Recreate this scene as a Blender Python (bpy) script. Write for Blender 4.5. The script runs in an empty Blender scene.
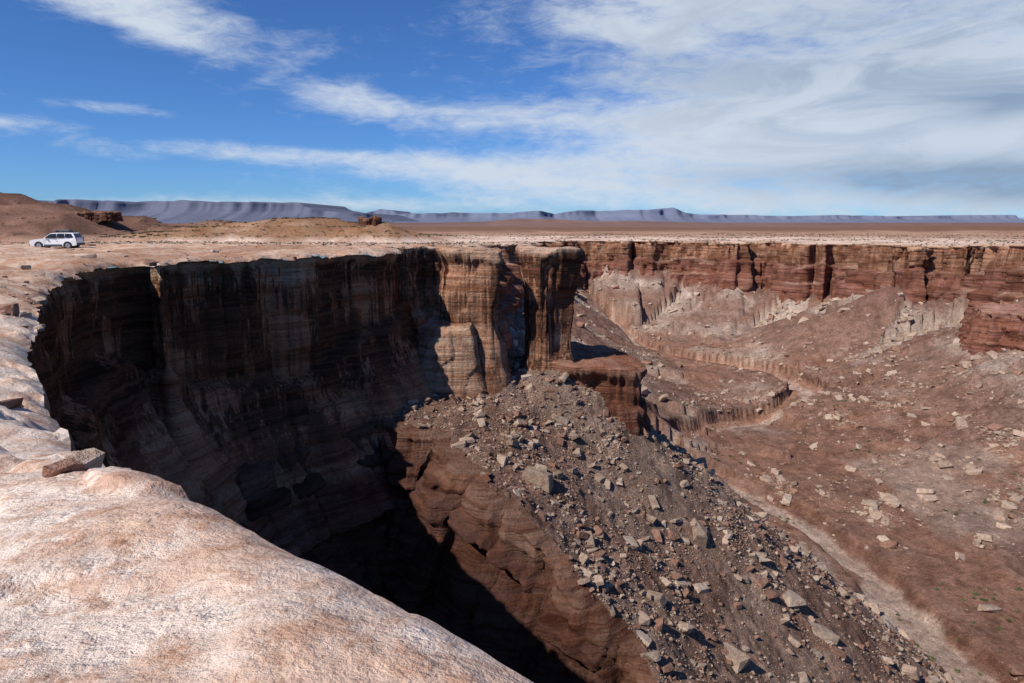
import bpy, bmesh, math, random, time
import numpy as np
from mathutils import Vector, kdtree, Matrix
from mathutils.geometry import delaunay_2d_cdt
T0=time.time()
rng=np.random.default_rng(7); random.seed(7)
H=2.7; F=683.0; V0=222.0
PITCH=math.atan((341.5-V0)/F)
cp,sp=math.cos(PITCH),math.sin(PITCH)
# ------------------------------------------------------------ noise
def _h(ix,iy,iz,seed):
    n=(ix*374761393+iy*668265263+iz*2147483647+seed*1274126177)&0xFFFFFFFF
    n=((n^(n>>13))*1274126177)&0xFFFFFFFF
    n=((n^(n>>16))*2246822519)&0xFFFFFFFF
    n=n^(n>>15)
    return (n&0xFFFFFF)/float(0xFFFFFF)*2-1
def vn(x,y,z=0.0,seed=0):
    x=np.asarray(x,float); y=np.asarray(y,float)+x*0; z=np.asarray(z,float)+x*0
    x0=np.floor(x).astype(np.int64);y0=np.floor(y).astype(np.int64);z0=np.floor(z).astype(np.int64)
    fx=x-x0;fy=y-y0;fz=z-z0
    fx=fx*fx*(3-2*fx);fy=fy*fy*(3-2*fy);fz=fz*fz*(3-2*fz)
    r=0
    for a in (0,1):
        wx=fx if a else 1-fx
        for b in (0,1):
            wy=fy if b else 1-fy
            for c in (0,1):
                wz=fz if c else 1-fz
                r=r+_h(x0+a,y0+b,z0+c,seed)*wx*wy*wz
    return r
def fbm(x,y,z=0.0,seed=0,o=4,g=.5):
    r=0;a=1.;f=1.;t=0
    for i in range(o):
        r=r+a*vn(np.asarray(x)*f,np.asarray(y)*f,np.asarray(z)*f,seed+i*17); t+=a; a*=g; f*=2.03
    return r/t*1.4
def ss(a,b,x):
    t=np.clip((np.asarray(x,float)-a)/(b-a),0,1); return t*t*(3-2*t)
def smax(a,b,k): return .5*(a+b+np.sqrt((a-b)**2+k*k))
def lerp(a,b,t): return a*(1-t[...,None])+b*t[...,None]
# ------------------------------------------------------------ mesh helper
def mk(name,V,Fc,mat,cols=None,smooth=True,extra=None,parent=None):
    V=np.asarray(V,np.float32); Fc=np.asarray(Fc,np.int32)
    me=bpy.data.meshes.new(name); n=Fc.shape[1]
    me.vertices.add(len(V)); me.vertices.foreach_set("co",V.ravel())
    me.loops.add(Fc.size); me.loops.foreach_set("vertex_index",Fc.ravel())
    me.polygons.add(len(Fc)); me.polygons.foreach_set("loop_start",np.arange(0,Fc.size,n,dtype=np.int32))
    me.update(calc_edges=True)
    me.polygons.foreach_set("use_smooth",np.full(len(Fc),smooth,dtype=bool))
    if cols is not None:
        at=me.attributes.new("Col",'FLOAT_COLOR','POINT')
        c=np.ones((len(V),4),np.float32); c[:,:3]=np.clip(cols,0,1); at.data.foreach_set("color",c.ravel())
    if extra is not None:
        for k,v in extra.items():
            at=me.attributes.new(k,'FLOAT','POINT'); at.data.foreach_set("value",np.asarray(v,np.float32).ravel())
    me.materials.append(mat); me.validate(); me.update()
    ob=bpy.data.objects.new(name,me); bpy.context.scene.collection.objects.link(ob)
    if parent: ob.parent=parent
    return ob
def grid_faces(nr,nc,closed=False):
    i=np.arange(nr-1)[:,None]; j=np.arange(nc if closed else nc-1)[None,:]
    j2=(j+1)%nc
    a=i*nc+j;b=i*nc+j2;c=(i+1)*nc+j2;d=(i+1)*nc+j
    return np.stack([a,d,c,b],-1).reshape(-1,4)
# ------------------------------------------------------------ materials
def nodes(m):
    m.use_nodes=True; nt=m.node_tree; nt.nodes.clear(); return nt
def N(nt,t,**k):
    n=nt.nodes.new(t)
    for a,b in k.items(): setattr(n,a,b)
    return n
def mapn(nt,src,scale,rot=(0,0,0)):
    m=N(nt,'ShaderNodeMapping'); m.inputs['Scale'].default_value=scale; m.inputs['Rotation'].default_value=rot
    nt.links.new(src,m.inputs['Vector']); return m.outputs[0]
def noise(nt,vec,scale,detail=6,rough=.6,dist=0):
    n=N(nt,'ShaderNodeTexNoise'); n.inputs['Scale'].default_value=scale; n.inputs['Detail'].default_value=detail
    n.inputs['Roughness'].default_value=rough; n.inputs['Distortion'].default_value=dist
    nt.links.new(vec,n.inputs['Vector']); return n.outputs['Fac']
def mr(nt,v,a,b,c,d):
    m=N(nt,'ShaderNodeMapRange'); m.interpolation_type='SMOOTHSTEP'
    for i,x in zip((1,2,3,4),(a,b,c,d)): m.inputs[i].default_value=x
    nt.links.new(v,m.inputs[0]); return m.outputs[0]
def mth(nt,op,a,b=None,c=None):
    m=N(nt,'ShaderNodeMath',operation=op)
    for i,x in enumerate((a,b,c)):
        if x is None: continue
        if isinstance(x,(int,float)): m.inputs[i].default_value=x
        else: nt.links.new(x,m.inputs[i])
    return m.outputs[0]
def mix(nt,f,a,b,bt='MIX'):
    m=N(nt,'ShaderNodeMix',data_type='RGBA',blend_type=bt)
    for s,x in ((0,f),(6,a),(7,b)):
        if isinstance(x,(int,float)): m.inputs[s].default_value=x
        elif isinstance(x,tuple): m.inputs[s].default_value=(*x,1) if len(x)==3 else x
        else: nt.links.new(x,m.inputs[s])
    return m.outputs[2]
def finish(nt,col,height,bd,bs=1.0,rough=.95):
    b=N(nt,'ShaderNodeBsdfDiffuse')
    nt.links.new(col,b.inputs['Color'])
    if height is not None:
        bu=N(nt,'ShaderNodeBump'); bu.inputs['Distance'].default_value=bd; bu.inputs['Strength'].default_value=bs
        nt.links.new(height,bu.inputs['Height']); nt.links.new(bu.outputs[0],b.inputs['Normal'])
    o=N(nt,'ShaderNodeOutputMaterial'); nt.links.new(b.outputs[0],o.inputs[0])
def attr(nt,n):
    a=N(nt,'ShaderNodeAttribute'); a.attribute_name=n; return a
def geo(nt): return N(nt,'ShaderNodeNewGeometry').outputs['Position']

def mat_plateau():
    m=bpy.data.materials.new("rim_sandstone"); nt=nodes(m); P=geo(nt); c=attr(nt,"Col").outputs['Color']
    n1=noise(nt,P,.55,7,.62); n2=noise(nt,P,5,6,.72); n3=noise(nt,P,38,4,.7); n4=noise(nt,P,1.9,7,.7); n5=noise(nt,P,13,5,.75)
    c=mix(nt,mr(nt,n1,.45,.57,0,.75),c,mix(nt,1.,c,(.80,.63,.53),'MULTIPLY'))
    c=mix(nt,mr(nt,n4,.50,.58,0,.75),c,mix(nt,1.,c,(.76,.61,.53),'MULTIPLY'))
    c=mix(nt,mr(nt,n2,.5,.62,0,.7),c,mix(nt,1.,c,(1.18,1.18,1.18),'MULTIPLY'))
    c=mix(nt,mr(nt,n2,.46,.36,0,.65),c,mix(nt,1.,c,(.68,.55,.48),'MULTIPLY'))
    c=mix(nt,mr(nt,n5,.54,.64,0,.6),c,mix(nt,1.,c,(.66,.58,.53),'MULTIPLY'))
    c=mix(nt,mr(nt,n3,.58,.68,0,.6),c,mix(nt,1.,c,(.55,.48,.44),'MULTIPLY'))
    h=mth(nt,'ADD',mth(nt,'MULTIPLY',n4,.6),mth(nt,'ADD',mth(nt,'MULTIPLY',n2,.15),mth(nt,'MULTIPLY',n3,.025)))
    h=mth(nt,'ADD',h,mth(nt,'MULTIPLY',n5,.045))
    tr=mth(nt,'MULTIPLY',n1,6.); fr=mth(nt,'FRACT',tr); stp=mth(nt,'ADD',mth(nt,'FLOOR',tr),mr(nt,fr,.7,.92,0,1))
    h=mth(nt,'ADD',h,mth(nt,'MULTIPLY',stp,.07))
    finish(nt,c,h,.17,1.); return m
def mat_cliff():
    m=bpy.data.materials.new("cliff_sandstone"); nt=nodes(m); P=geo(nt); c=attr(nt,"Col").outputs['Color']; va=attr(nt,"varn").outputs['Fac']
    st=noise(nt,mapn(nt,P,(.35,.35,.03)),1.6,6,.6,.25); st2=noise(nt,mapn(nt,P,(1.9,1.9,.045)),1.5,5,.65,.15)
    bed=noise(nt,mapn(nt,P,(.05,.05,1.3),(0.09,0.06,0)),1.,7,.68,.5); bed2=noise(nt,mapn(nt,P,(.12,.12,1.9),(-.34,.28,0)),1.,6,.64,.9)
    big=noise(nt,P,.13,4,.6,.3); fine=noise(nt,P,3.2,6,.7)
    c=mix(nt,mr(nt,bed,.44,.58,0,.6),c,mix(nt,1.,c,(.66,.48,.40),'MULTIPLY'))
    c=mix(nt,mr(nt,bed2,.52,.60,0,.55),c,mix(nt,1.,c,(1.32,1.2,1.1),'MULTIPLY'))
    c=mix(nt,mr(nt,bed2,.46,.40,0,.65),c,mix(nt,1.,c,(.60,.42,.35),'MULTIPLY'))
    c=mix(nt,mr(nt,big,.45,.6,0,.6),c,mix(nt,1.,c,(.82,.64,.56),'MULTIPLY'))
    mask=mth(nt,'ADD',mth(nt,'MULTIPLY',st,.5),mth(nt,'MULTIPLY',st2,.5))
    mask=mth(nt,'ADD',mask,mth(nt,'MULTIPLY',mth(nt,'SUBTRACT',big,.5),.7))
    mask=mth(nt,'ADD',mask,mth(nt,'MULTIPLY',mth(nt,'SUBTRACT',bed2,.5),.3))
    mask=mth(nt,'ADD',mask,mth(nt,'MULTIPLY',va,.08))
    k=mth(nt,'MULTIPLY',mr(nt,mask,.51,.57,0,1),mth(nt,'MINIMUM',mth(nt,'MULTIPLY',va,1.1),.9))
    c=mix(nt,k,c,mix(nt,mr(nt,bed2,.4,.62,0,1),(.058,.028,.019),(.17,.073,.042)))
    c=mix(nt,mr(nt,fine,.4,.7,0,.5),c,mix(nt,1.,c,(.6,.55,.52),'MULTIPLY'))
    h=mth(nt,'ADD',mth(nt,'MULTIPLY',bed,.8),mth(nt,'MULTIPLY',fine,.5)); h=mth(nt,'ADD',h,mth(nt,'MULTIPLY',bed2,.5))
    h=mth(nt,'ADD',h,mth(nt,'MULTIPLY',st2,.25))
    finish(nt,c,h,.55,1.); return m
def mat_ground():
    m=bpy.data.materials.new("canyon_soil"); nt=nodes(m); P=geo(nt); c=attr(nt,"Col").outputs['Color']
    n1=noise(nt,P,.12,6,.7,.3); n2=noise(nt,P,1.0,7,.8); n3=noise(nt,P,4.5,4,.75); n0=noise(nt,P,.4,6,.75)
    c=mix(nt,mr(nt,n1,.42,.62,0,.45),c,mix(nt,1.,c,(.68,.58,.54),'MULTIPLY'))
    c=mix(nt,mr(nt,n0,.52,.62,0,.6),c,mix(nt,1.,c,(.58,.50,.48),'MULTIPLY'))
    c=mix(nt,mr(nt,n2,.5,.62,0,.6),c,mix(nt,1.,c,(.55,.5,.48),'MULTIPLY'))
    c=mix(nt,mr(nt,n2,.47,.38,0,.7),c,mix(nt,1.,c,(1.4,1.45,1.5),'MULTIPLY'))
    c=mix(nt,mr(nt,n3,.54,.64,0,.7),c,mix(nt,1.,c,(1.5,1.6,1.65),'MULTIPLY'))
    c=mix(nt,mr(nt,n3,.46,.38,0,.6),c,mix(nt,1.,c,(.5,.45,.42),'MULTIPLY'))
    h=mth(nt,'ADD',mth(nt,'MULTIPLY',n2,.8),mth(nt,'MULTIPLY',n3,.35))
    finish(nt,c,h,1.0,1.); return m
def mat_rock():
    m=bpy.data.materials.new("boulder_rock"); nt=nodes(m); P=geo(nt); c=attr(nt,"Col").outputs['Color']
    n2=noise(nt,P,2.2,6,.7); n3=noise(nt,P,9,4,.7)
    c=mix(nt,mr(nt,n2,.42,.62,0,.7),c,mix(nt,1.,c,(.62,.50,.44),'MULTIPLY'))
    finish(nt,c,mth(nt,'ADD',n2,mth(nt,'MULTIPLY',n3,.4)),.16,1.); return m
def mat_plain(name,col,rough=.9,var=.0,scale=1.,metal=0):
    m=bpy.data.materials.new(name); nt=nodes(m); P=N(nt,'ShaderNodeTexCoord').outputs['Object']
    n=noise(nt,P,scale,6,.65)
    c=mix(nt,mr(nt,n,.35,.65,0,1),tuple(x*(1-var) for x in col),tuple(min(1,x*(1+var)) for x in col))
    b=N(nt,'ShaderNodeBsdfPrincipled'); b.inputs['Roughness'].default_value=rough; b.inputs['Metallic'].default_value=metal
    nt.links.new(c,b.inputs['Base Color']); o=N(nt,'ShaderNodeOutputMaterial'); nt.links.new(b.outputs[0],o.inputs[0]); return m
M_PL=mat_plateau();M_CL=mat_cliff();M_GR=mat_ground();M_RK=mat_rock()

# ------------------------------------------------------------ plateau height
def xof(u,y,z=0):
    return (u-512)/F*(y*cp+(H-z)*sp)
def hbase(x,y):
    x=np.asarray(x,float);y=np.asarray(y,float)
    r=np.hypot(x,y)
    z=1.0*np.exp(-(r/7.)**2)
    z=z-0.0296*np.clip(y-76,0,324)-2.4*ss(400,900,y)
    return z
MOUNDS=[(-150,480,110,60,15.5),(-215,470,60,50,9),(-440,570,165,95,36),(-400,540,120,60,26),(-270,640,90,60,15),(-92,448,40,26,13)]
def hplat(x,y,d):
    x=np.asarray(x,float);y=np.asarray(y,float); r=np.hypot(x,y)
    z=hbase(x,y)
    n=fbm(x/3.1,y/3.1,0,5,4)
    st=n*2.6; fl=np.floor(st); fr=ss(.80,1,st-fl)
    z=z+(.10+.05*ss(6,12,r))*(fl+fr)*ss(2.0,6,r)*(1-ss(150,300,r))
    z=z+.06*fbm(x/1.1,y/1.1,0,9,4)*(1-ss(60,150,r))+.12*fbm(x/7,y/7,0,21,3)*ss(4,12,r)
    z=z+ss(80,400,r)*.8*fbm(x/40,y/40,0,31,4)
    z=z+ss(900,3000,r)*3*fbm(x/500,y/500,0,32,3)
    q=0
    for (mx,my,rx,ry,hh) in MOUNDS:
        e=np.sqrt(((x-mx)/rx)**2+((y-my)/ry)**2)+.2*fbm(x/28,y/28,0,41,4)
        q=np.maximum(q,hh*np.clip(1.12-e,0,1)**1.05)
    fl=np.floor(q/3.0); fr=q/3.0-fl
    q=.3*q+.7*3.0*(fl+ss(.55,.95,fr))
    z=z+q+ss(1,6,q)*.7*fbm(x/6,y/6,0,43,4)
    z=z-.14*np.exp(-(d/.22)**1.2)-.25*np.exp(-d/2.5)*ss(6,14,r)-.2*np.exp(-(d/.5)**1.2)*ss(6,16,r)
    return z
# ------------------------------------------------------------ rim outline
def pix(u,v):
    a=(341.5-v)/F; d=np.array([(u-512)/F, cp+a*sp, -sp+a*cp])
    t=1.
    for i in range(60):
        p=d*t; hh=float(hbase(p[0],p[1])); t=.5*t+.5*((hh-H)/d[2])
    return (d[0]*t,d[1]*t)
ctrl=[(100,-400),(60,-200),(30,-80),(12,-22),(5,-6),(2.4,-.2)]
for u,v in [(625,708),(592,688),(532,655),(482,630),(428,603),(378,581),(330,560),(274,537),(235,520),(205,500),(165,487),(140,478),(115,460),(95,440),(75,418),(60,395),(45,370),(35,350),(30,330),(31,305),(38,287),(56,273),(85,265),(112,260.5)]:
    ctrl.append(pix(u,v))
for u,y in [(140,51.5),(158,51),(163,54),(172,54.5),(230,58),(300,64),(350,69),(388,74),(397,77),(400,81),(392,92),(383,108),(383,128),(402,138),(440,146),(462,165),(455,200),(470,240),(492,300),(500,360),(540,430),(565,478),(590,490),(625,472),(660,470),(700,452),(730,425),(765,432),(800,402),(850,392),(893,350),(905,305),(940,312),(962,290),(1000,292),(1012,262),(1060,242),(1140,215),(1300,195)]:
    ctrl.append((xof(u,y,-5 if y>130 else 0),y))
ctrl+=[(340,160),(600,60),(2500,-200)]
ctrl=np.array(ctrl)
def catmull(P,closed=False,n=40):
    out=[]; m=len(P)
    rngi=range(m if closed else m-1)
    for i in rngi:
        p0=P[(i-1)%m] if closed or i>0 else P[i]; p1=P[i]; p2=P[(i+1)%m]; p3=P[(i+2)%m] if closed or i+2<m else P[i+1]
        d1=max(np.linalg.norm(p1-p0),1e-3)**.5; d2=max(np.linalg.norm(p2-p1),1e-3)**.5; d3=max(np.linalg.norm(p3-p2),1e-3)**.5
        m1=(p2-p1)+d2*((p1-p0)/d1-(p2-p0)/(d1+d2)) if np.linalg.norm(p1-p0)>1e-6 else (p2-p1)
        m2=(p2-p1)+d2*((p3-p2)/d3-(p3-p1)/(d2+d3)) if np.linalg.norm(p3-p2)>1e-6 else (p2-p1)
        t=np.linspace(0,1,n,endpoint=False)[:,None]
        out.append((2*t**3-3*t**2+1)*p1+(t**3-2*t**2+t)*m1+(-2*t**3+3*t**2)*p2+(t**3-t**2)*m2)
    if not closed: out.append(P[-1:])
    return np.concatenate(out)
def resample(C,spf,closed=False):
    if closed: C=np.vstack([C,C[:1]])
    seg=np.linalg.norm(np.diff(C,axis=0),axis=1); r=np.hypot(C[:,0],C[:,1])
    w=seg/spf(.5*(r[1:]+r[:-1])); cw=np.concatenate([[0],np.cumsum(w)]); n=int(cw[-1])
    q=np.linspace(0,cw[-1],n+1)
    if closed: q=q[:-1]
    return np.stack([np.interp(q,cw,C[:,0]),np.interp(q,cw,C[:,1])],1)
def tang(P,closed,w=4):
    if closed: A=np.roll(P,-w,0);B=np.roll(P,w,0)
    else:
        i=np.arange(len(P)); A=P[np.clip(i+w,0,len(P)-1)];B=P[np.clip(i-w,0,len(P)-1)]
    t=A-B; t/=np.linalg.norm(t,axis=1)[:,None]+1e-9; return np.stack([t[:,1],-t[:,0]],1)
rim=resample(catmull(ctrl),lambda r:np.clip(.0026*r,.07,3)+ (r>700)*30)
rr=np.hypot(rim[:,0],rim[:,1]); nr=tang(rim,False,8)
big=np.clip((rr-90)*.04,0,9)
k=rim
o=big*(fbm(k[:,0]/45,k[:,1]/45,0,101,3)+.75*np.abs(fbm(k[:,0]/13,k[:,1]/13,0,103,3))*2-.6)
mid=np.clip((rr-8)*.014,.04,1.2)
blk=np.floor(fbm(k[:,0]/5,k[:,1]/5,0,109,2)*2.5)*.45*(.45+.55*ss(85,120,rr))
o=o+mid*(.6*fbm(k[:,0]/4,k[:,1]/4,0,105,3)+blk)+np.clip(rr*.012,.06,.6)*.45*fbm(k[:,0]/.9,k[:,1]/.9,0,107,3)
rim=rim+nr*o[:,None]
keep=[0]
for i in range(1,len(rim)):
    if np.hypot(*(rim[i]-rim[keep[-1]]))>.03: keep.append(i)
rim=rim[keep]; rr=np.hypot(rim[:,0],rim[:,1]); nr=tang(rim,False,6)
arc=np.concatenate([[0],np.cumsum(np.hypot(*np.diff(rim,axis=0).T))])
zr=hplat(rim[:,0],rim[:,1],np.zeros(len(rim)))
kd=kdtree.KDTree(len(rim))
for i,p in enumerate(rim): kd.insert((p[0],p[1],0),i)
kd.balance()
def near(x,y,k_=kd):
    D=np.empty(len(x));I=np.empty(len(x),int); f=k_.find
    for i,(a,b) in enumerate(zip(x.tolist(),y.tolist())):
        _,j,d=f((a,b,0)); D[i]=d; I[i]=j
    return D,I
def kdd(P):
    k_=kdtree.KDTree(len(P))
    for i,p in enumerate(P): k_.insert((p[0],p[1],0),i)
    k_.balance(); return k_
# ------------------------------------------------------------ plateau cap
outer=np.array([(30000,-600),(30000,40000),(-30000,40000),(-30000,-6000),(100,-6000)],float)
bound=np.vstack([rim,outer])
def inside(px,py,poly):
    res=np.zeros(len(px),bool); x1=poly[:,0];y1=poly[:,1];x2=np.roll(x1,-1);y2=np.roll(y1,-1)
    for s in range(0,len(px),4000):
        X=px[s:s+4000,None];Y=py[s:s+4000,None]
        c=((y1>Y)!=(y2>Y))&(X<(x2-x1)*(Y-y1)/(y2-y1+1e-12)+x1)
        res[s:s+4000]=(c.sum(1)%2)==1
    return res
def polar(azs,rads,jit):
    A,R=np.meshgrid(azs,rads); da=azs[1]-azs[0]
    A=A+rng.uniform(-jit,jit,A.shape)*da; R=R*(1+rng.uniform(-jit,jit,R.shape)*(rads[1]/rads[0]-1))
    return (R*np.sin(A)).ravel(),(R*np.cos(A)).ravel()
a1=np.radians(np.arange(-48,48,.32))
pts=[polar(a1,1.0*1.02**np.arange(0,186),.35),polar(a1,40*1.04**np.arange(0,160),.35),
     polar(np.radians(np.arange(50,311,4.)),1.2*1.12**np.arange(0,85),.3)]
px=np.concatenate([p[0] for p in pts]);py=np.concatenate([p[1] for p in pts])
ok=(np.abs(px)<29000)&(py<39000)&(py>-5900); px=px[ok];py=py[ok]
ok=inside(px,py,bound); px=px[ok];py=py[ok]
D,I=near(px,py); R=np.hypot(px,py); ok=D>np.clip(.006*R,.06,1.5); px=px[ok];py=py[ok]
ex=[]
for off in (.10,.22,.4,.8):
    sel=np.where((rr<130))[0][::3]; q=rim[sel]-nr[sel]*off*(1+.15*rng.uniform(-1,1,len(sel)))[:,None]
    ex.append(q)
ex=np.vstack(ex); e_ok=inside(ex[:,0],ex[:,1],bound); ex=ex[e_ok]; D,I=near(ex[:,0],ex[:,1]); ex=ex[D>.07]
px=np.concatenate([px,ex[:,0]]);py=np.concatenate([py,ex[:,1]])
def cap(boundary,px,py):
    nb=len(boundary)
    co=[Vector((a,b)) for a,b in boundary.tolist()]+[Vector((a,b)) for a,b in zip(px.tolist(),py.tolist())]
    ed=[(i,(i+1)%nb) for i in range(nb)]
    r=delaunay_2d_cdt(co,ed,[],1,1e-6)
    return np.array([(v.x,v.y) for v in r[0]]), np.array([f for f in r[2] if len(f)==3])
V2,F2=cap(bound,px,py)
print("cdt done",len(V2),len(F2),time.time()-T0)
D,I=near(V2[:,0],V2[:,1])
x,y=V2[:,0],V2[:,1]; R=np.hypot(x,y)
z=hplat(x,y,D)
pale=np.array([.76,.625,.525]); soil=np.array([.34,.195,.13]); dark=np.array([.17,.10,.075]); tan=np.array([.54,.385,.285])
w=fbm(x/60,y/60,0,61,4)
c=np.repeat(pale[None],len(x),0)
t=(ss(12,40,R)*(1-ss(250,420,y)))*.75; c=lerp(c,tan,t)
t=ss(.0,.5,fbm(x/9,y/22,0,62,3))*ss(25,70,R)*.65; c=lerp(c,soil,t)
lim=ss(90,300,D+90*w)*ss(200,420,y); c=lerp(c,soil,lim*.7)
lim=ss(850,1300,y+250*w); c=lerp(c,dark,lim*.8)
q=z-hbase(x,y); hm=ss(1.5,4,q)*ss(200,350,y)
hc=np.array([.36,.235,.15])+np.array([.07,.06,.05])*np.sin(z*2.2+w*3)[:,None]+.05*vn(x/3,y/3,0,71)[:,None]
hc=lerp(hc,soil*.8,ss(-.1,.4,fbm(x/14,y/14,0,72,3))*.6)
left=ss(-230,-300,x)[:,None]; hc=hc*(1-left)+np.array([.20,.125,.098])*(1+.35*np.sin(z*1.4)[:,None])*left
c=lerp(c,hc,hm)
c=c*(1+.12*vn(x/1.7,y/1.7,0,66))[:,None]
mk("rim_plateau_ground",np.stack([x,y,z],1),F2,M_PL,c)
PLX,PLY,PLZ=x,y,z
# ------------------------------------------------------------ cliff ribbon
def cliff_off(bx,by,zrel,scale,flare,seed=0,lay_a=1.,joint=1.,fade=2.,bl=1.):
    d=-zrel
    o=.10*(1-np.exp(-d/.25))
    zz=zrel+.9*fbm(bx/14,by/14,0,seed+3,3)
    lay=vn(zz*0+5.3+bx/22,by/22,zz/1.9,seed+11)
    lay=np.tanh(lay*5)*.45+np.tanh(4*vn(bx/12,by/12,zz/.6,seed+12))*.18
    o=o+lay*scale*ss(.3,fade,d)*.55*lay_a
    j=1-np.abs(fbm(bx/4.5,by/4.5,zrel/45,seed+13,3)); o=o-1.6*joint*scale*ss(.80,1,j)*ss(.1,1.5,d)
    blk=np.floor(vn(bx/3.2,by/3.2,zrel/9,seed+17)*2.2+.3*vn(bx,by,zrel/3,seed+18))*.42
    o=o+blk*scale*ss(.2,1.2,d)*bl
    o=o+scale*.7*fbm(bx/6,by/6,zrel/7,seed+14,4)*ss(.2,3,d)
    o=o+scale*.35*np.tanh(3*vn(bx/2.2,by/2.2,zrel/3.5,seed+15))*ss(.3,2,d)*bl
    return o+flare
sel=np.where(rr<680)[0]; sel=np.arange(sel[0],sel[-1]+1); nc=len(sel)
rb=rim[sel];rn=nr[sel];rz=zr[sel];rR=rr[sel]
rns=rn.copy()
for _ in range(60): rns[1:-1]=(rns[:-2]+rns[1:-1]+rns[2:])/3
farw=ss(110,190,rR); depth=24+16*farw
NR=125
tt=np.linspace(0,1,NR)[:,None]; zrel=-(tt**1.15)*depth[None,:]
BX=np.repeat(rb[None,:,0],NR,0);BY=np.repeat(rb[None,:,1],NR,0)
d=-zrel
wall=(ss(18,32,rR)*(1-ss(80,100,rR)))[None,:]
flw=9.5+3.5*fbm(BX/16,BY/16,0,80,2)
fl=wall*(5.2*np.clip((d-flw)/9,0,2)**1.25+.8*np.tanh((d-flw+1.5)*3))
fl=fl-(1-farw[None,:])*(1-wall)*.25*ss(1,6,d)
b1=11+5*fbm(BX/30,BY/30,0,81,3); b2=19+4*fbm(BX/24,BY/24,0,82,3)
fl=fl+farw[None,:]*(5.5*ss(0,1.6,d-b1)+3.5*ss(0,1.6,d-b2)+.16*d)
sc=(.5+1.1*farw)[None,:]*np.ones_like(d)*ss(2,14,rR)[None,:]
nw=1-wall*.7*ss(2,6,d)
O=cliff_off(BX,BY,zrel,sc,fl,lay_a=.7,joint=.35+.85*farw[None,:],bl=nw)
nf_=ss(3,14,d)[...,None]
NX=rn[None]*(1-nf_)+rns[None]*nf_
X=BX+NX[...,0]*O;Y=BY+NX[...,1]*O;Z=rz[None,:]+zrel
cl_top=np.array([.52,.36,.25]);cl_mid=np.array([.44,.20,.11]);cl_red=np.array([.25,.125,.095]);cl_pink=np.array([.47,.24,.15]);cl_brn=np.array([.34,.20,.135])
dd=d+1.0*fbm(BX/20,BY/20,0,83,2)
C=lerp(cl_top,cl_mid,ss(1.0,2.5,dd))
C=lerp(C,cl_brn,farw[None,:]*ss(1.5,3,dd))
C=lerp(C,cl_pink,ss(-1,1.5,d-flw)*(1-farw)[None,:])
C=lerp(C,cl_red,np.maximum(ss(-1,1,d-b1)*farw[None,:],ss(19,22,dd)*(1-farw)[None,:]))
shelf=np.exp(-((d-b1-.6)/.8)**2)+.8*np.exp(-((d-b2-.6)/.7)**2)
C=lerp(C,np.array([.44,.33,.26]),np.clip(shelf*farw[None,:]*.7*ss(-.2,.4,fbm(BX/15,BY/15,0,84,2)),0,1))
C=C*(1+.2*np.tanh(3*vn(BX/25,BY/25,Z/.8,85)))[...,None]
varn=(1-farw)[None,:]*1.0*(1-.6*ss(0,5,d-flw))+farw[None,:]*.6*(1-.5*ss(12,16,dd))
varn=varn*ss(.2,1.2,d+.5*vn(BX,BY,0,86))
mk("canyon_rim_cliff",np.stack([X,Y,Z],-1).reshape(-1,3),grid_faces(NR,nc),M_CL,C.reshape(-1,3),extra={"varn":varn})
print("cliff",time.time()-T0)
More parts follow.
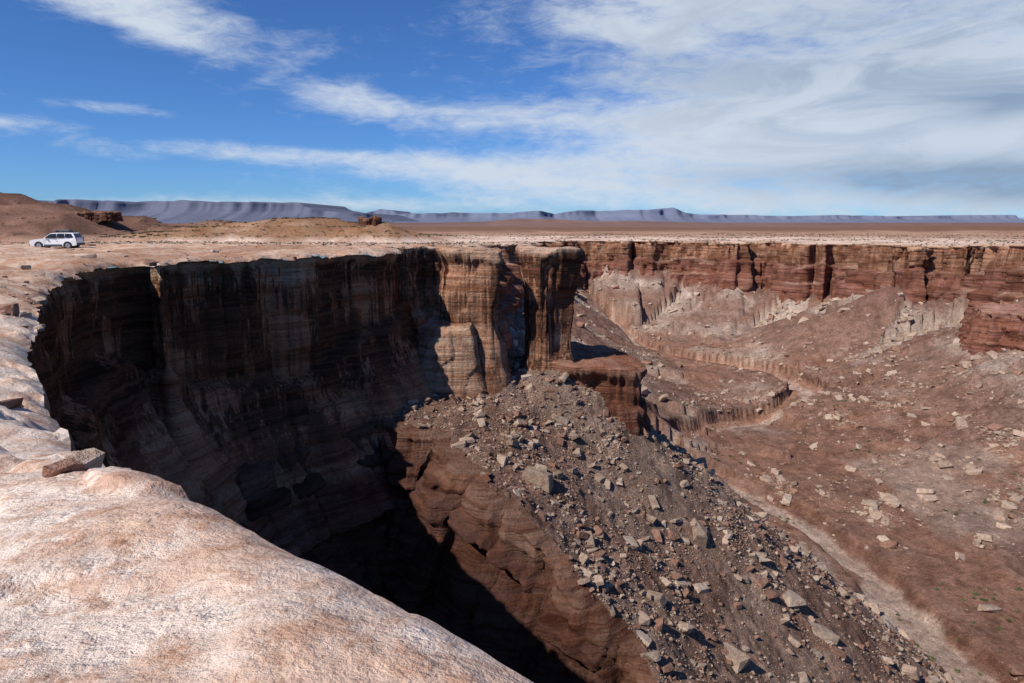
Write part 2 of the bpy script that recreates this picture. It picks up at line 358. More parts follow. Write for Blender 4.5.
# ------------------------------------------------------------ free-standing rock masses
def linclosed(P,rad=.35):
    P=np.array(P,float); out=[]
    m=len(P)
    for i in range(m):
        a=P[i-1];b=P[i];c=P[(i+1)%m]
        la=np.linalg.norm(a-b);lc=np.linalg.norm(c-b); r1=min(rad,la*.4);r2=min(rad,lc*.4)
        out+= [b+(a-b)/la*r1, b+((a-b)/la*r1+(c-b)/lc*r2)*.25, b+(c-b)/lc*r2]
    return np.array(out)
def tower(name,poly,ztop,depth,prof,cols,varn=.4,sp_=.16,tilt=(0,0),sc=.55,seed=200,rows=110,edge=.35,lay_a=.45,joint=.7,rad=.4,sm=6):
    P=resample(linclosed(poly,rad),lambda r:r*0+sp_,True)
    n=tang(P,True,4); P=P+n*(sc*(.6*fbm(P[:,0]/3.2,P[:,1]/3.2,0,seed,4)+.4*np.floor(2.2*vn(P[:,0]/2.2,P[:,1]/2.2,0,seed+40))))[:,None]
    n=tang(P,True,4); nn=n
    for _ in range(30): nn=(nn+np.roll(nn,1,0)+np.roll(nn,-1,0))/3
    n0=n
    for _ in range(sm): n0=(n0+np.roll(n0,1,0)+np.roll(n0,-1,0))/3
    cx,cy=P.mean(0)
    kk=kdd(P)
    g=sp_*2.2; gx,gy=np.meshgrid(np.arange(P[:,0].min(),P[:,0].max(),g),np.arange(P[:,1].min(),P[:,1].max(),g))
    gx=(gx+rng.uniform(-.3,.3,gx.shape)*g).ravel();gy=(gy+rng.uniform(-.3,.3,gy.shape)*g).ravel()
    ok=inside(gx,gy,P);gx=gx[ok];gy=gy[ok];D_,_=near(gx,gy,kk);gx=gx[D_>sp_*.7];gy=gy[D_>sp_*.7]
    v2,f2=cap(P,gx,gy); D_,_=near(v2[:,0],v2[:,1],kk)
    def top(x,y,D_):
        st=fbm(x/4,y/4,0,seed+9,3)*2.5; f0=np.floor(st)
        return ztop+tilt[0]*(x-cx)+tilt[1]*(y-cy)+edge*.7*(f0+ss(.6,1,st-f0))+.12*fbm(x/1.2,y/1.2,0,seed+8,3)-edge*np.exp(-D_/(edge*1.2))
    vz=top(v2[:,0],v2[:,1],D_); zt=top(P[:,0],P[:,1],np.zeros(len(P)))
    t=np.linspace(0,1,rows)[:,None]; zl=-(t)*depth; zl=np.repeat(zl,len(P),1)
    bx=np.repeat(P[None,:,0],rows,0);by=np.repeat(P[None,:,1],rows,0)
    O=cliff_off(bx,by,zl,sc,prof(-zl,bx,by),seed,lay_a,joint,1.2)
    nf=ss(.2,1,-zl/depth)[...,None]
    nx=n0[None]*(1-nf)+nn[None]*nf
    X=bx+nx[...,0]*O;Y=by+nx[...,1]*O;Z=zt[None]+zl
    dd=-zl+.6*fbm(bx/8,by/8,0,seed+5,2)
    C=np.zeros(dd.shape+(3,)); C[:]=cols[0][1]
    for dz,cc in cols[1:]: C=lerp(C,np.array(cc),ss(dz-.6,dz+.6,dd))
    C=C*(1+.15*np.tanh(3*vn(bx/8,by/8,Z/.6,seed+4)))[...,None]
    V=np.concatenate([np.stack([X,Y,Z],-1).reshape(-1,3),np.stack([v2[:,0],v2[:,1],vz],1)])
    nb=rows*len(P)
    q=grid_faces(rows,len(P),True); tri=np.concatenate([q[:,[0,1,2]],q[:,[0,2,3]],f2+nb])
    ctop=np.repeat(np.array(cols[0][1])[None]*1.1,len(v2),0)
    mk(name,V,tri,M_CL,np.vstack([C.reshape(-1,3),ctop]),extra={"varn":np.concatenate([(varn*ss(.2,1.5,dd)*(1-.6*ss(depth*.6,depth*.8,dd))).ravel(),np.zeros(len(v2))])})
    return P
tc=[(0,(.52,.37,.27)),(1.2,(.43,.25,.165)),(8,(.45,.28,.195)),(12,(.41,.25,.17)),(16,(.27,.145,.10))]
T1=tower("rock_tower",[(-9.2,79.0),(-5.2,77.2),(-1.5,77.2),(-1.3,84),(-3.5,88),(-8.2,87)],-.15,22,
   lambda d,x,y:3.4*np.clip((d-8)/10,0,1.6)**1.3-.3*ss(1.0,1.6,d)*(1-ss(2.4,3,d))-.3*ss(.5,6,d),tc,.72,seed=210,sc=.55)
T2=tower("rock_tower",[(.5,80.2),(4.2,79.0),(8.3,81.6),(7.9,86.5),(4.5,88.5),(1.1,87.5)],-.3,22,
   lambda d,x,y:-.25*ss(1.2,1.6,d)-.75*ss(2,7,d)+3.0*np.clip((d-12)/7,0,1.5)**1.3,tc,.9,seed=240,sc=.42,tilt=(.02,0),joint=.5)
T3=tower("rock_buttress",[(-13,81),(-12.2,77.5),(-9.0,75.6),(-4.4,75.6),(-4.2,80),(-10,84)],-9.2,16,
   lambda d,x,y:2.6*np.clip(d/8,0,1.6)**1.2,[(0,(.46,.32,.23)),(5,(.42,.27,.19)),(10,(.30,.17,.12))],.45,seed=277,sc=.45,tilt=(.42,.22),edge=.5)
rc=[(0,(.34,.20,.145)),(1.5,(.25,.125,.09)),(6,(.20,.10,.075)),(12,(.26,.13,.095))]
T4=tower("rock_bluff",[(3,81),(8.5,77.6),(15.4,77.8),(16.4,81),(15.6,90),(7,93),(2,88)],-13.7,22,
   lambda d,x,y:-.5*ss(.8,2,d)+.9*ss(4,4.6,d)+.06*d,rc,.6,seed=300,sc=.6,lay_a=1.1,tilt=(-.05,0),rad=.8)
T5=tower("rock_bluff",[(158,228),(164,214),(172,208),(190,200),(205,192),(230,184),(250,200),(240,240),(200,255),(168,248)],-26,28,
   lambda d,x,y:1.2*ss(3,4,d)+1.4*ss(9,10,d)+1.5*ss(15,16,d)+.25*d,[(0,(.34,.20,.15)),(1.5,(.28,.14,.105)),(10,(.24,.115,.09))],.3,sp_=.5,seed=330,sc=1.5,rows=90,edge=.8,lay_a=.8,rad=3,joint=1.1)
def capr(pts,up,dep,seed):
    P=np.array(pts,float); c0=P.mean(0); zc=float(hplat(np.array([c0[0]]),np.array([c0[1]]),np.array([300.]))[0])
    tower("hill_caprock",pts,zc+up,dep,lambda d,x,y:-.6*ss(1.2,2,d)+.3*d,[(0,(.22,.135,.10)),(2,(.13,.075,.055))],.5,sp_=.35,seed=seed,sc=.9,rows=22,edge=.7,lay_a=1,rad=1)
capr([(-99,444),(-93,440),(-86,442),(-83,446),(-90,449),(-98,448)],2.6,7,350)
capr([(-352,548),(-340,542),(-316,545),(-310,554),(-332,560),(-350,558)],2.6,7,370)
# ------------------------------------------------------------ canyon floor
az=np.radians(np.arange(-46,54,.118))
rl=[12.]
while rl[-1]<760:
    r_=rl[-1]; rl.append(r_*(1+(.007 if r_<28 else .0036 if r_<92 else .0060 if r_<300 else .0085)))
rad=np.array(rl)
A,R=np.meshgrid(az,rad); x=(R*np.sin(A)).ravel(); y=(R*np.cos(A)).ravel(); R=R.ravel()
D,I=near(x,y)
print("near",len(x),time.time()-T0)
farI=ss(110,190,rr)[I]; s=arc[I]
def floor_pt(u,v,zf=-61.):
    a=(341.5-v)/F; dx,dy,dz=(u-512)/F, cp+a*sp, -sp+a*cp; t=(zf-H)/dz; return (dx*t,dy*t)
wash=[floor_pt(*p) for p in [(1040,720),(1000,683),(950,640),(905,605),(868,562),(845,545),(800,512),(735,484),(690,468),(660,452),(678,434),(735,417),(790,406),(806,397),(782,377),(720,360),(655,346),(612,325)]]
trib=[floor_pt(*p) for p in [(806,397),(850,402),(880,398),(930,405)]]
trib2=[floor_pt(*p) for p in [(782,377),(840,372),(880,362),(940,352)]]
def dens(P): return resample(catmull(np.array(P)),lambda r:r*0+.6)
W=dens(wash);W2=np.vstack([dens(trib),dens(trib2)])
bp=floor_pt(690,468); iw=int(np.argmin(np.hypot(W[:,0]-bp[0],W[:,1]-bp[1])))
wdeep=ss(iw-45,iw+10,np.arange(len(W)))
DW=np.full(len(x),99.);DW2=np.full(len(x),99.);WD=np.zeros(len(x))
iv=np.where((R>80))[0]; DW[iv],jw=near(x[iv],y[iv],kdd(W)); WD[iv]=wdeep[jw]; DW2[iv]=near(x[iv],y[iv],kdd(W2))[0]
TT=np.vstack([T1,T2]); kT=kdd(TT)
DT=np.full(len(x),99.); it=np.where((R<150)&(np.abs(x)<60))[0]; DT[it]=near(x[it],y[it],kT)[0]
calm=1-.85*(1-ss(10,34,DW))
zf=-62+2.2*fbm(x/55,y/55,0,401,4)*calm+.12*np.clip(x-85,0,200)
zf=zf+2.2*ss(.1,.6,fbm(x/22,y/22,0,405,4))*calm
gul=ss(.86,1,1-np.abs(fbm(x/38,y/38,0,407,4)))*calm; zf=zf-1.8*gul
def natural(x,y,D,I,DT):
    farI=ss(110,190,rr)[I]; s=arc[I]
    rib=fbm(s/14,D/60,0,413,3)
    ba=zr[I]-(17.0*(1-farI)+(22.+7*fbm(s/22,s*0,0,415,3))*farI)
    sl=.80*(1-farI)+.58*farI
    zn=ba-sl*np.clip(D-3,0,None)+farI*rib*6*ss(3,22,D)*(1-.5*ss(60,100,D))
    zn=zn+farI*.0016*np.clip(D,0,110)**2
    yc=np.interp(x,[-10,5,20,40,60],[88,87,86,82,76])
    xr=.5*(x+np.sqrt(x*x+16))
    zrg=-15.2-.77*xr+.21*(y-80)
    zrg=zrg-.35*np.clip(y-yc,0,None)-1.1*np.clip(y-yc-3+2.*fbm(x/7,y/7,0,423,3),0,8)
    zt_=-15.2-.85*DT
    zrg=zrg-.8*np.clip(-14-x,0,None)
    return smax(smax(zn,zrg,2.),zt_,1.5),zrg,yc
LP=resample(catmull(np.array([(-30,34),(-27,46),(-22.5,57),(-17,64),(-11.5,66.5),(-6,63),(-2,57.5),(2.5,53),(7,49.5),(11,45),(14.5,38),(17.5,30),(20,20),(22,10)],float)),lambda r:r*0+.17)
ln=tang(LP,False,6)
LP=LP+ln*(1.6*fbm(LP[:,0]/7,LP[:,1]/7,0,521,3)+.5*np.floor(2.5*vn(LP[:,0]/2.6,LP[:,1]/2.6,0,523)))[:,None]
ln=tang(LP,False,8)
for _ in range(25): ln[1:-1]=(ln[:-2]+ln[1:-1]+ln[2:])/3
Dl,Il=near(LP[:,0],LP[:,1]); DTl,_=near(LP[:,0],LP[:,1],kT)
lz,_,_=natural(LP[:,0],LP[:,1],Dl,Il,DTl); lz=lz+.15
poly=np.vstack([LP,[(10,-5),(-40,-5)]])
sd=np.zeros(len(x)); ii=np.where((R<95)&(x>-48)&(x<40))[0]; ins=ii[inside(x[ii],y[ii],poly)]
kL=kdd(LP); sd[ins]=near(x[ins],y[ins],kL)[0]
zz,zrg,yc=natural(x,y,D,I,DT)
rows=120
zl=-(np.linspace(0,1,rows)[:,None])*22.+np.zeros((1,len(LP))); dl=-zl
bx=np.repeat(LP[None,:,0],rows,0);by=np.repeat(LP[None,:,1],rows,0)
cave=ss(-.05,.35,fbm(bx/9,by/9,0,531,2)+.15)*ss(3.6,4.6,dl+.8*fbm(bx/6,by/6,0,532,2))*(1-ss(6,9.5,dl))
pf=1.5*ss(0,.5,dl)+.36*dl-2.2*cave+1.0*ss(2.6,3.0,dl+.5*fbm(bx/5,by/5,0,533,2))+1.2*ss(10.5,11,dl+.6*fbm(bx/5,by/5,0,534,2))+.8*ss(14.5,15,dl)
Ol=cliff_off(bx,by,zl,.9,pf,540,1.9,.5,.8)
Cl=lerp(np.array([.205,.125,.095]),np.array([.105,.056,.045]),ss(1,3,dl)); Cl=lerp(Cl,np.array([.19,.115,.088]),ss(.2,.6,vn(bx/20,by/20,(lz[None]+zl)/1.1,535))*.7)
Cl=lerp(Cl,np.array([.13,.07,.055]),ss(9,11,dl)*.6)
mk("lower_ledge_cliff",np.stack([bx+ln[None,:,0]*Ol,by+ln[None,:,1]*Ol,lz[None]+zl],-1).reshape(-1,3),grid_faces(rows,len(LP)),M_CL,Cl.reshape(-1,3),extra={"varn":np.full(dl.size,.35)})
zz=zz-14*ss(0,2.2,sd)-.45*np.clip(sd-2,0,30)
def terr(z,step,a,b):
    f=z/step; f0=np.floor(f); return step*(f0+ss(a,b,f-f0))
wob=1.8*fbm(x/22,y/22,0,431,3)+1.0*fbm(x/4,y/4,0,432,4)
bowl=ss(.2,3,sd)
nearw=(1-farI)*ss(-14,-20,x)*(1-bowl)
ledge_amt=np.clip(bowl*.9+nearw*.9+farI*(1-ss(15,35,D))*.7+.3*ss(0,1,fbm(x/40,y/40,0,433,2)),0,.95)
tz=terr(zz+wob,2.6,.6,.95)-wob; tz2=terr(tz+wob*.5,.9,.5,.85)-wob*.5
zz=zz*(1-ledge_amt)+(.65*tz+.35*tz2)*ledge_amt
fz=terr(zf+.8*fbm(x/9,y/9,0,437,3),2.4,.45,.58); led=ss(.0,.3,fbm(x/60,y/60,0,439,3)+.45*ss(110,150,x)); zf=zf*(1-led*.85)+fz*led*.85
ww=6.0+1.6*fbm(x/16,y/16,0,441,3)
cw=1-ss(.80,.98,DW/np.clip(ww*1.25,2,12)+.10*fbm(x/6,y/6,0,447,3)); cw2=1-ss(.7,1.0,DW2/np.clip(ww*.55,1.5,8))
shallow=1-ss(.55,.95,DW/np.clip(ww*.95,2,12)+.22*fbm(x/6,y/6,0,448,3))
z=smax(zz,zf,2.5)
carve=ss(-48,-55,z)
z=z-(4.4*np.maximum(cw*WD,.7*cw2)+1.9*shallow*(1-WD))*carve
chan=1-ss(.28,.42,DW/np.clip(ww*1.2,2,12)+.22*fbm(x/5,y/5,0,445,3)); z=z-.5*chan*carve
bank=np.clip(cw*(1-cw)*4,0,1)*carve*WD
bank2=np.clip(shallow*(1-shallow)*4,0,1)*carve*(1-WD)
rough=.20+.35*ss(-56,-50,z); rough=rough*(1-.4*bowl)*(1-.8*np.maximum(bank,cw*WD*carve))
z=z+rough*fbm(x/3.,y/3.,0,451,4)+.5*rough*np.abs(fbm(x/1.1,y/1.1,0,453,3))*(1-ss(150,300,R))
z=z+ss(120,250,R)*.9*np.abs(fbm(x/6,y/6,0,455,4))*calm
red=np.array([.335,.185,.13]);brown=np.array([.27,.165,.125]);talus=np.array([.35,.25,.195]);beds=np.array([.24,.125,.095]);sand=np.array([.58,.43,.34]);orange=np.array([.42,.235,.16])
C=np.repeat(red[None],len(x),0)
C=lerp(C,orange,ss(-.1,.5,fbm(x/45,y/45,0,461,4))*.7)
C=lerp(C,brown,ss(0,.5,fbm(x/20,y/20,0,463,4))*.6)
C=lerp(C,np.array([.46,.345,.275]),ss(.1,.5,fbm(x/16,y/24,0,462,5)+.25*ss(90,140,x))*.65*ss(-50,-56,z)*(1-cw))
C=lerp(C,np.array([.19,.10,.075]),gul*.75*ss(-50,-56,z)*(1-cw))
C=lerp(C,brown,ss(0,4,zz-zf)*.7)
onr=(1-ss(0,.5,sd))*(1-ss(2,8,y-yc))*ss(-2,2,zrg-zf)*ss(-20,-10,x)*(y>10)
C=lerp(C,talus,onr*.85*ss(-.8,.4,fbm(x/12,y/12,0,465,3)))
C=lerp(C,beds*.75*(1+.35*np.sin((z+wob)*3.0+2*vn(x/9,y/9,0,466))+.25*np.sin(7.1*(z+wob)))[:,None],np.clip(bowl+nearw,0,1)*.9*(1-onr))
C=lerp(C,beds,farI*(1-ss(8,20,D))*.45)
C=lerp(C,beds*1.1,(1-np.abs(ss(.3,.7,(zf/2.4)%1)*2-1))*led*.5*ss(-52,-57,z))
pstk=ss(.0,.4,fbm(s/11,D/40,0,467,4)+.08)*farI*ss(2,8,D)*(1-ss(35,80,D+15*fbm(x/10,y/10,0,468,2)))
C=lerp(C,np.array([.54,.44,.36]),pstk*.8)
C=lerp(C,np.array([.12,.06,.045]),bank*.9)
C=lerp(C,np.array([.17,.085,.06]),bank2*.7)
C=lerp(C,orange*1.1,(cw*WD*(1-bank))*carve*.7)
C=lerp(C,sand,chan*carve*.9)
C=C*(1+.25*vn(x/2.2,y/2.2,0,469)+.15*vn(x/.7,y/.7,0,470))[:,None]
nrad,naz=len(rad),len(az)
mk("canyon_floor_ground",np.stack([x,y,z],1),grid_faces(nrad,naz)[:,::-1],M_GR,C)
print("floor",time.time()-T0)
GX,GY,GZ=x,y,z
# ------------------------------------------------------------ boulders
def templates(n,npts,flat):
    out=[]
    for i in range(n):
        bm=bmesh.new()
        for k_ in range(npts):
            p=rng.uniform(-1,1,3); p=np.sign(p)*np.abs(p)**.4; p[2]*=flat; bm.verts.new(p*rng.uniform(.8,1))
        bmesh.ops.convex_hull(bm,input=bm.verts)
        bad=[v for v in bm.verts if not v.link_faces]; bmesh.ops.delete(bm,geom=bad,context='VERTS')
        bmesh.ops.triangulate(bm,faces=bm.faces)
        bm.verts.index_update(); out.append((np.array([v.co[:] for v in bm.verts]),np.array([[v.index for v in f.verts] for f in bm.faces]))); bm.free()
    return out
TP=templates(16,24,.6)
def rocks(name,X,Y,Z,S,C,tilt=.35,sink=.35):
    Vs=[];Fs=[];Cs=[];base=0; tid=rng.integers(0,len(TP),len(X))
    for k_,(tv,tf) in enumerate(TP):
        m=np.where(tid==k_)[0]; n=len(m)
        if n==0: continue
        a=rng.uniform(0,6.283,n);b=rng.normal(0,tilt,n);g=rng.normal(0,tilt,n)
        ca,sa,cb,sb,cg,sg=np.cos(a),np.sin(a),np.cos(b),np.sin(b),np.cos(g),np.sin(g)
        s3=np.stack([S[m]*rng.uniform(.7,1.35,n),S[m]*rng.uniform(.55,1.0,n),S[m]*rng.uniform(.5,1.,n)],1)*.5
        P=tv[None]*s3[:,None,:]
        x1=P[...,0];y1=P[...,1]*cb[:,None]-P[...,2]*sb[:,None];z1=P[...,1]*sb[:,None]+P[...,2]*cb[:,None]
        x2=x1*cg[:,None]+z1*sg[:,None];z2=-x1*sg[:,None]+z1*cg[:,None]
        x3=x2*ca[:,None]-y1*sa[:,None];y3=x2*sa[:,None]+y1*ca[:,None]
        P=np.stack([x3+X[m,None],y3+Y[m,None],z2+Z[m,None]+(S[m]*.5*(.5-sink))[:,None]*.6],-1)
        nv=len(tv)
        Vs.append(P.reshape(-1,3)); Fs.append((tf[None]+(np.arange(n)*nv)[:,None,None]+base).reshape(-1,3)); Cs.append(np.repeat(C[m],nv,0)); base+=n*nv
    return mk(name,np.vstack(Vs),np.vstack(Fs),M_RK,np.vstack(Cs),smooth=False)
def rcol(n,pale=.7):
    a=np.array([.48,.38,.30]);b=np.array([.29,.17,.125]);c_=np.array([.37,.265,.20])
    t=rng.uniform(0,1,n)[:,None]; cc=np.where(t<pale,a*(1-t/pale*.8)+c_*(t/pale*.8),b)
    return cc*rng.uniform(.75,1.12,n)[:,None]
def scatter(wt,n):
    p=wt/wt.sum(); i=rng.choice(len(wt),n,p=p); da=R[i]*.0010
    return i,GX[i]+rng.uniform(-1,1,n)*da,GY[i]+rng.uniform(-1,1,n)*da,GZ[i]
cellw=np.repeat(np.gradient(rad)*rad,naz)
clump=ss(-.35,.5,fbm(GX/9,GY/9,0,501,3)); clump2=ss(-.1,.45,fbm(GX/4,GY/14,0,502,3))
i,a,b,c_=scatter(cellw*onr*(.25+clump+1.2*clump2)*(GZ>-61),48000)
S=np.clip(.10*(rng.pareto(2.05,len(i))+1),.10,1.5); rocks("talus_boulders",a,b,c_,S,rcol(len(i),.6),.4)
patch=ss(.0,.4,fbm(GX/26,GY/26,0,503,3)+.6*ss(80,125,GX)-.02)
fld=(1-onr)*(R>70)*(R<330)*ss(-20,10,GY-45)*(1-chan)*patch*(1-.9*cw*WD)*(1-.8*shallow)*(GZ<-30)*(.08+clump*clump2*2)*(1-bowl)
i,a,b,c_=scatter(cellw*R**-.3*fld,36000)
S=np.clip(.2*(rng.pareto(1.75,len(i))+1),.2,2.8); rocks("canyon_floor_boulders",a,b,c_,S,rcol(len(i),.75)*1.05,.35)
wf=pstk*farI+.10*farI*(D<80)
i,a,b,c_=scatter(cellw*wf*(R>130)*(D>3),16000)
S=np.clip(.45*(rng.pareto(1.9,len(i))+1),.45,4.5); rocks("far_talus_boulders",a,b,c_,S,rcol(len(i),.8)*1.1,.35)
i,a,b,c_=scatter(cellw*(bowl*(sd>5)+nearw)*(R>25)*(.1+clump)*(GZ<-18),5000)
S=np.clip(.18*(rng.pareto(1.9,len(i))+1),.18,1.6); rocks("bowl_boulders",a,b,c_,S,rcol(len(i),.3)*.75,.35)
def hit(u,v):
    a_=(341.5-v)/F; dx,dy,dz=(u-512)/F, cp+a_*sp, -sp+a_*cp
    az_=math.atan2(dx,dy); ia=int(round((az_-az[0])/(az[1]-az[0])))
    col=GZ.reshape(nrad,naz)[:,ia]; hr=math.hypot(dx,dy)
    ray=H+rad/hr*dz
    k_=np.where((ray<col)&(rad>30))[0][0]; return rad[k_]*math.sin(az_),rad[k_]*math.cos(az_),col[k_],rad[k_]
big=[(538,482,34),(606,650,26),(733,660,34),(648,660,24),(683,630,20),(700,536,40),(650,520,18),(790,600,26),(822,635,24),(630,545,20),(590,540,18),(655,600,20),(1012,292,24),(990,612,18),(945,468,16),(760,560,22),(845,350,12),(870,505,12),(930,500,14),(850,470,10),(700,590,18),(560,420,18),(905,672,20),(600,480,14),(975,475,12),(890,545,10),(1000,520,14),(960,560,12)]
bx,by,bz,bs=[],[],[],[]
for u,v,wp in big:
    try: p=hit(u,v)
    except Exception: continue
    bx.append(p[0]);by.append(p[1]);bz.append(p[2]);bs.append(wp/F*p[3]*1.0)
rocks("fallen_blocks",np.array(bx),np.array(by),np.array(bz),np.array(bs),rcol(len(bx),.95),.25,.35)
px_,py_,ps=[],[],[]
for u,v,sz in [(84,470,.5),(66,478,.3),(3,378,.55),(8,372,.4),(25,268,.8),(150,262,.9),(215,250,.8)]:
    q=pix(u,v); px_.append(q[0]);py_.append(q[1]);ps.append(sz)
sel=np.where((np.hypot(PLX,PLY)>25)&(np.hypot(PLX,PLY)<420)&(PLY>10))[0]; j=rng.choice(sel,420)
X_=np.concatenate([px_,PLX[j]]);Y_=np.concatenate([py_,PLY[j]])
Z_=np.concatenate([hplat(np.array(px_),np.array(py_),near(np.array(px_),np.array(py_))[0]),PLZ[j]])
S_=np.concatenate([ps,np.clip(.10*(rng.pareto(1.8,len(j))+1)*(1+np.hypot(PLX[j],PLY[j])/150),.1,1.3)])
rocks("loose_rim_stones",X_,Y_,Z_,S_,rcol(len(X_),.6)*1.2,.12,.3)
print("rocks",time.time()-T0)
# ------------------------------------------------------------ shrubs
def shrubs(name,X,Y,Z,S,nl,mat):
    n=len(X); c0=np.stack([X,Y,Z],1)
    d=rng.normal(0,1,(n,nl,3)); d/=np.linalg.norm(d,axis=2)[...,None]; d[...,2]=np.abs(d[...,2])*.8
    p=c0[:,None]+d*S[:,None,None]*rng.uniform(.3,1,(n,nl,1))*.5
    v=p[:,:,None,:]+rng.normal(0,1,(n,nl,3,3))*S[:,None,None,None]*.12
    V=v.reshape(-1,3); Fc=np.arange(len(V)).reshape(-1,3); return mk(name,V,Fc,mat,smooth=False)
M_SH=mat_plain("sage_leaves",(.10,.095,.055),.9,.35,.7)
sel=np.where((PLY>60)&(PLY<900)&(np.abs(PLX)<PLY*.85)&(np.hypot(PLX,PLY)>90))[0]
wt=(np.hypot(PLX,PLY)[sel])**1.5*(.15+ss(0,.4,fbm(PLX[sel]/30,PLY[sel]/30,0,77,2)))
qh=PLZ[sel]-hbase(PLX[sel],PLY[sel]); wt=wt*(1+14*ss(1,4,qh)*ss(-330,-230,PLX[sel])); wt/=wt.sum()
j=rng.choice(sel,9000,p=wt); jx=rng.uniform(-1.5,1.5,len(j)); jy=rng.uniform(-2,2,len(j))
shrubs("desert_shrubs",PLX[j]+jx,PLY[j]+jy,PLZ[j],rng.uniform(.5,1.0,len(j))*(1+.9*ss(150,450,PLY[j])),24,M_SH)
i,a,b,c_=scatter(cellw*(GZ<-55)*(R>75)*(R<380)*ss(.0,.4,fbm(GX/20,GY/20,0,509,3)),1200)
shrubs("canyon_shrubs",a,b,c_,rng.uniform(.35,1.2,len(i)),40,mat_plain("greasewood_leaves",(.08,.11,.035),.9,.35,.7))
# ------------------------------------------------------------ distant mesas
M_GRF=bpy.data.materials.new("distant_rock_and_haze"); nt=nodes(M_GRF); P=geo(nt); c=attr(nt,"Col").outputs['Color']
n1=noise(nt,mapn(nt,P,(.002,.002,.03)),1,6,.6); c=mix(nt,mr(nt,n1,.4,.6,0,.3),c,mix(nt,1.,c,(.8,.77,.8),'MULTIPLY')); finish(nt,c,None,0)
def mesa(name,Yd,sky,base,col,seed,step=28,back=2500):
    u=np.array([s_[0] for s_ in sky],float);v=np.array([s_[1] for s_ in sky],float)
    xs=np.arange((u[0]-512)/F*Yd,(u[-1]-512)/F*Yd,step); uu=xs/Yd*F+512
    zt=H+(V0-np.interp(uu,u,v))/F*Yd; hh=np.clip(zt-base,0,None)
    zt=zt+hh*.04*np.tanh(4*vn(xs/400,xs*0,0,seed))+hh*.025*np.tanh(3*vn(xs/120,xs*0,0,seed+1))
    yo=450*fbm(xs/900,xs*0,0,seed+2,4)+90*np.abs(fbm(xs/200,xs*0,0,seed+3,3))
    rows=[]; cols=[]
    for (dy,fz) in [(back,1),(60,1.0),(0,.98),(-15,.86),(-60,.62),(-180,.48),(-400,.30),(-800,.12),(-1600,0)]:
        sp_=1+.25*fbm(xs/180,xs*0+dy,0,seed+5,3)
        rows.append(np.stack([xs,Yd+yo+dy*(sp_ if dy<-20 else 1),base+(zt-base)*fz],1))
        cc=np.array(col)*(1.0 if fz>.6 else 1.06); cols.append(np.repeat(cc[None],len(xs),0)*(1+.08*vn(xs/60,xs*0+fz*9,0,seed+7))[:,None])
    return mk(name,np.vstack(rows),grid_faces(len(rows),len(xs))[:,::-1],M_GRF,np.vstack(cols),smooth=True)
mesa("distant_mesa",9000,[(-250,205),(-60,204),(30,202),(60,201),(110,201),(180,202),(205,201),(300,204),(316,209),(330,212),(372,213),(384,217),(400,222)],-20,(.13,.14,.195),601)  # blue-grey distance haze painted into the base colour of the mesas
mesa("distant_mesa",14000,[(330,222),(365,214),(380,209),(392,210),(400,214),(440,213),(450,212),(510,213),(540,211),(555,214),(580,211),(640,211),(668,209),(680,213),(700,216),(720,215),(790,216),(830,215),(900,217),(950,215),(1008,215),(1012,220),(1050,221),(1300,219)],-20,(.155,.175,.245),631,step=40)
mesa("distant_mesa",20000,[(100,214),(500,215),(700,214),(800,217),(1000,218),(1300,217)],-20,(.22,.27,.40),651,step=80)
mesa("low_ridge",2600,[(380,224),(480,221.5),(520,218),(560,218.5),(600,221),(640,220.5),(700,222.5),(760,223),(900,224),(1100,223),(1300,221)],-16,(.20,.125,.105),671,step=9,back=500)
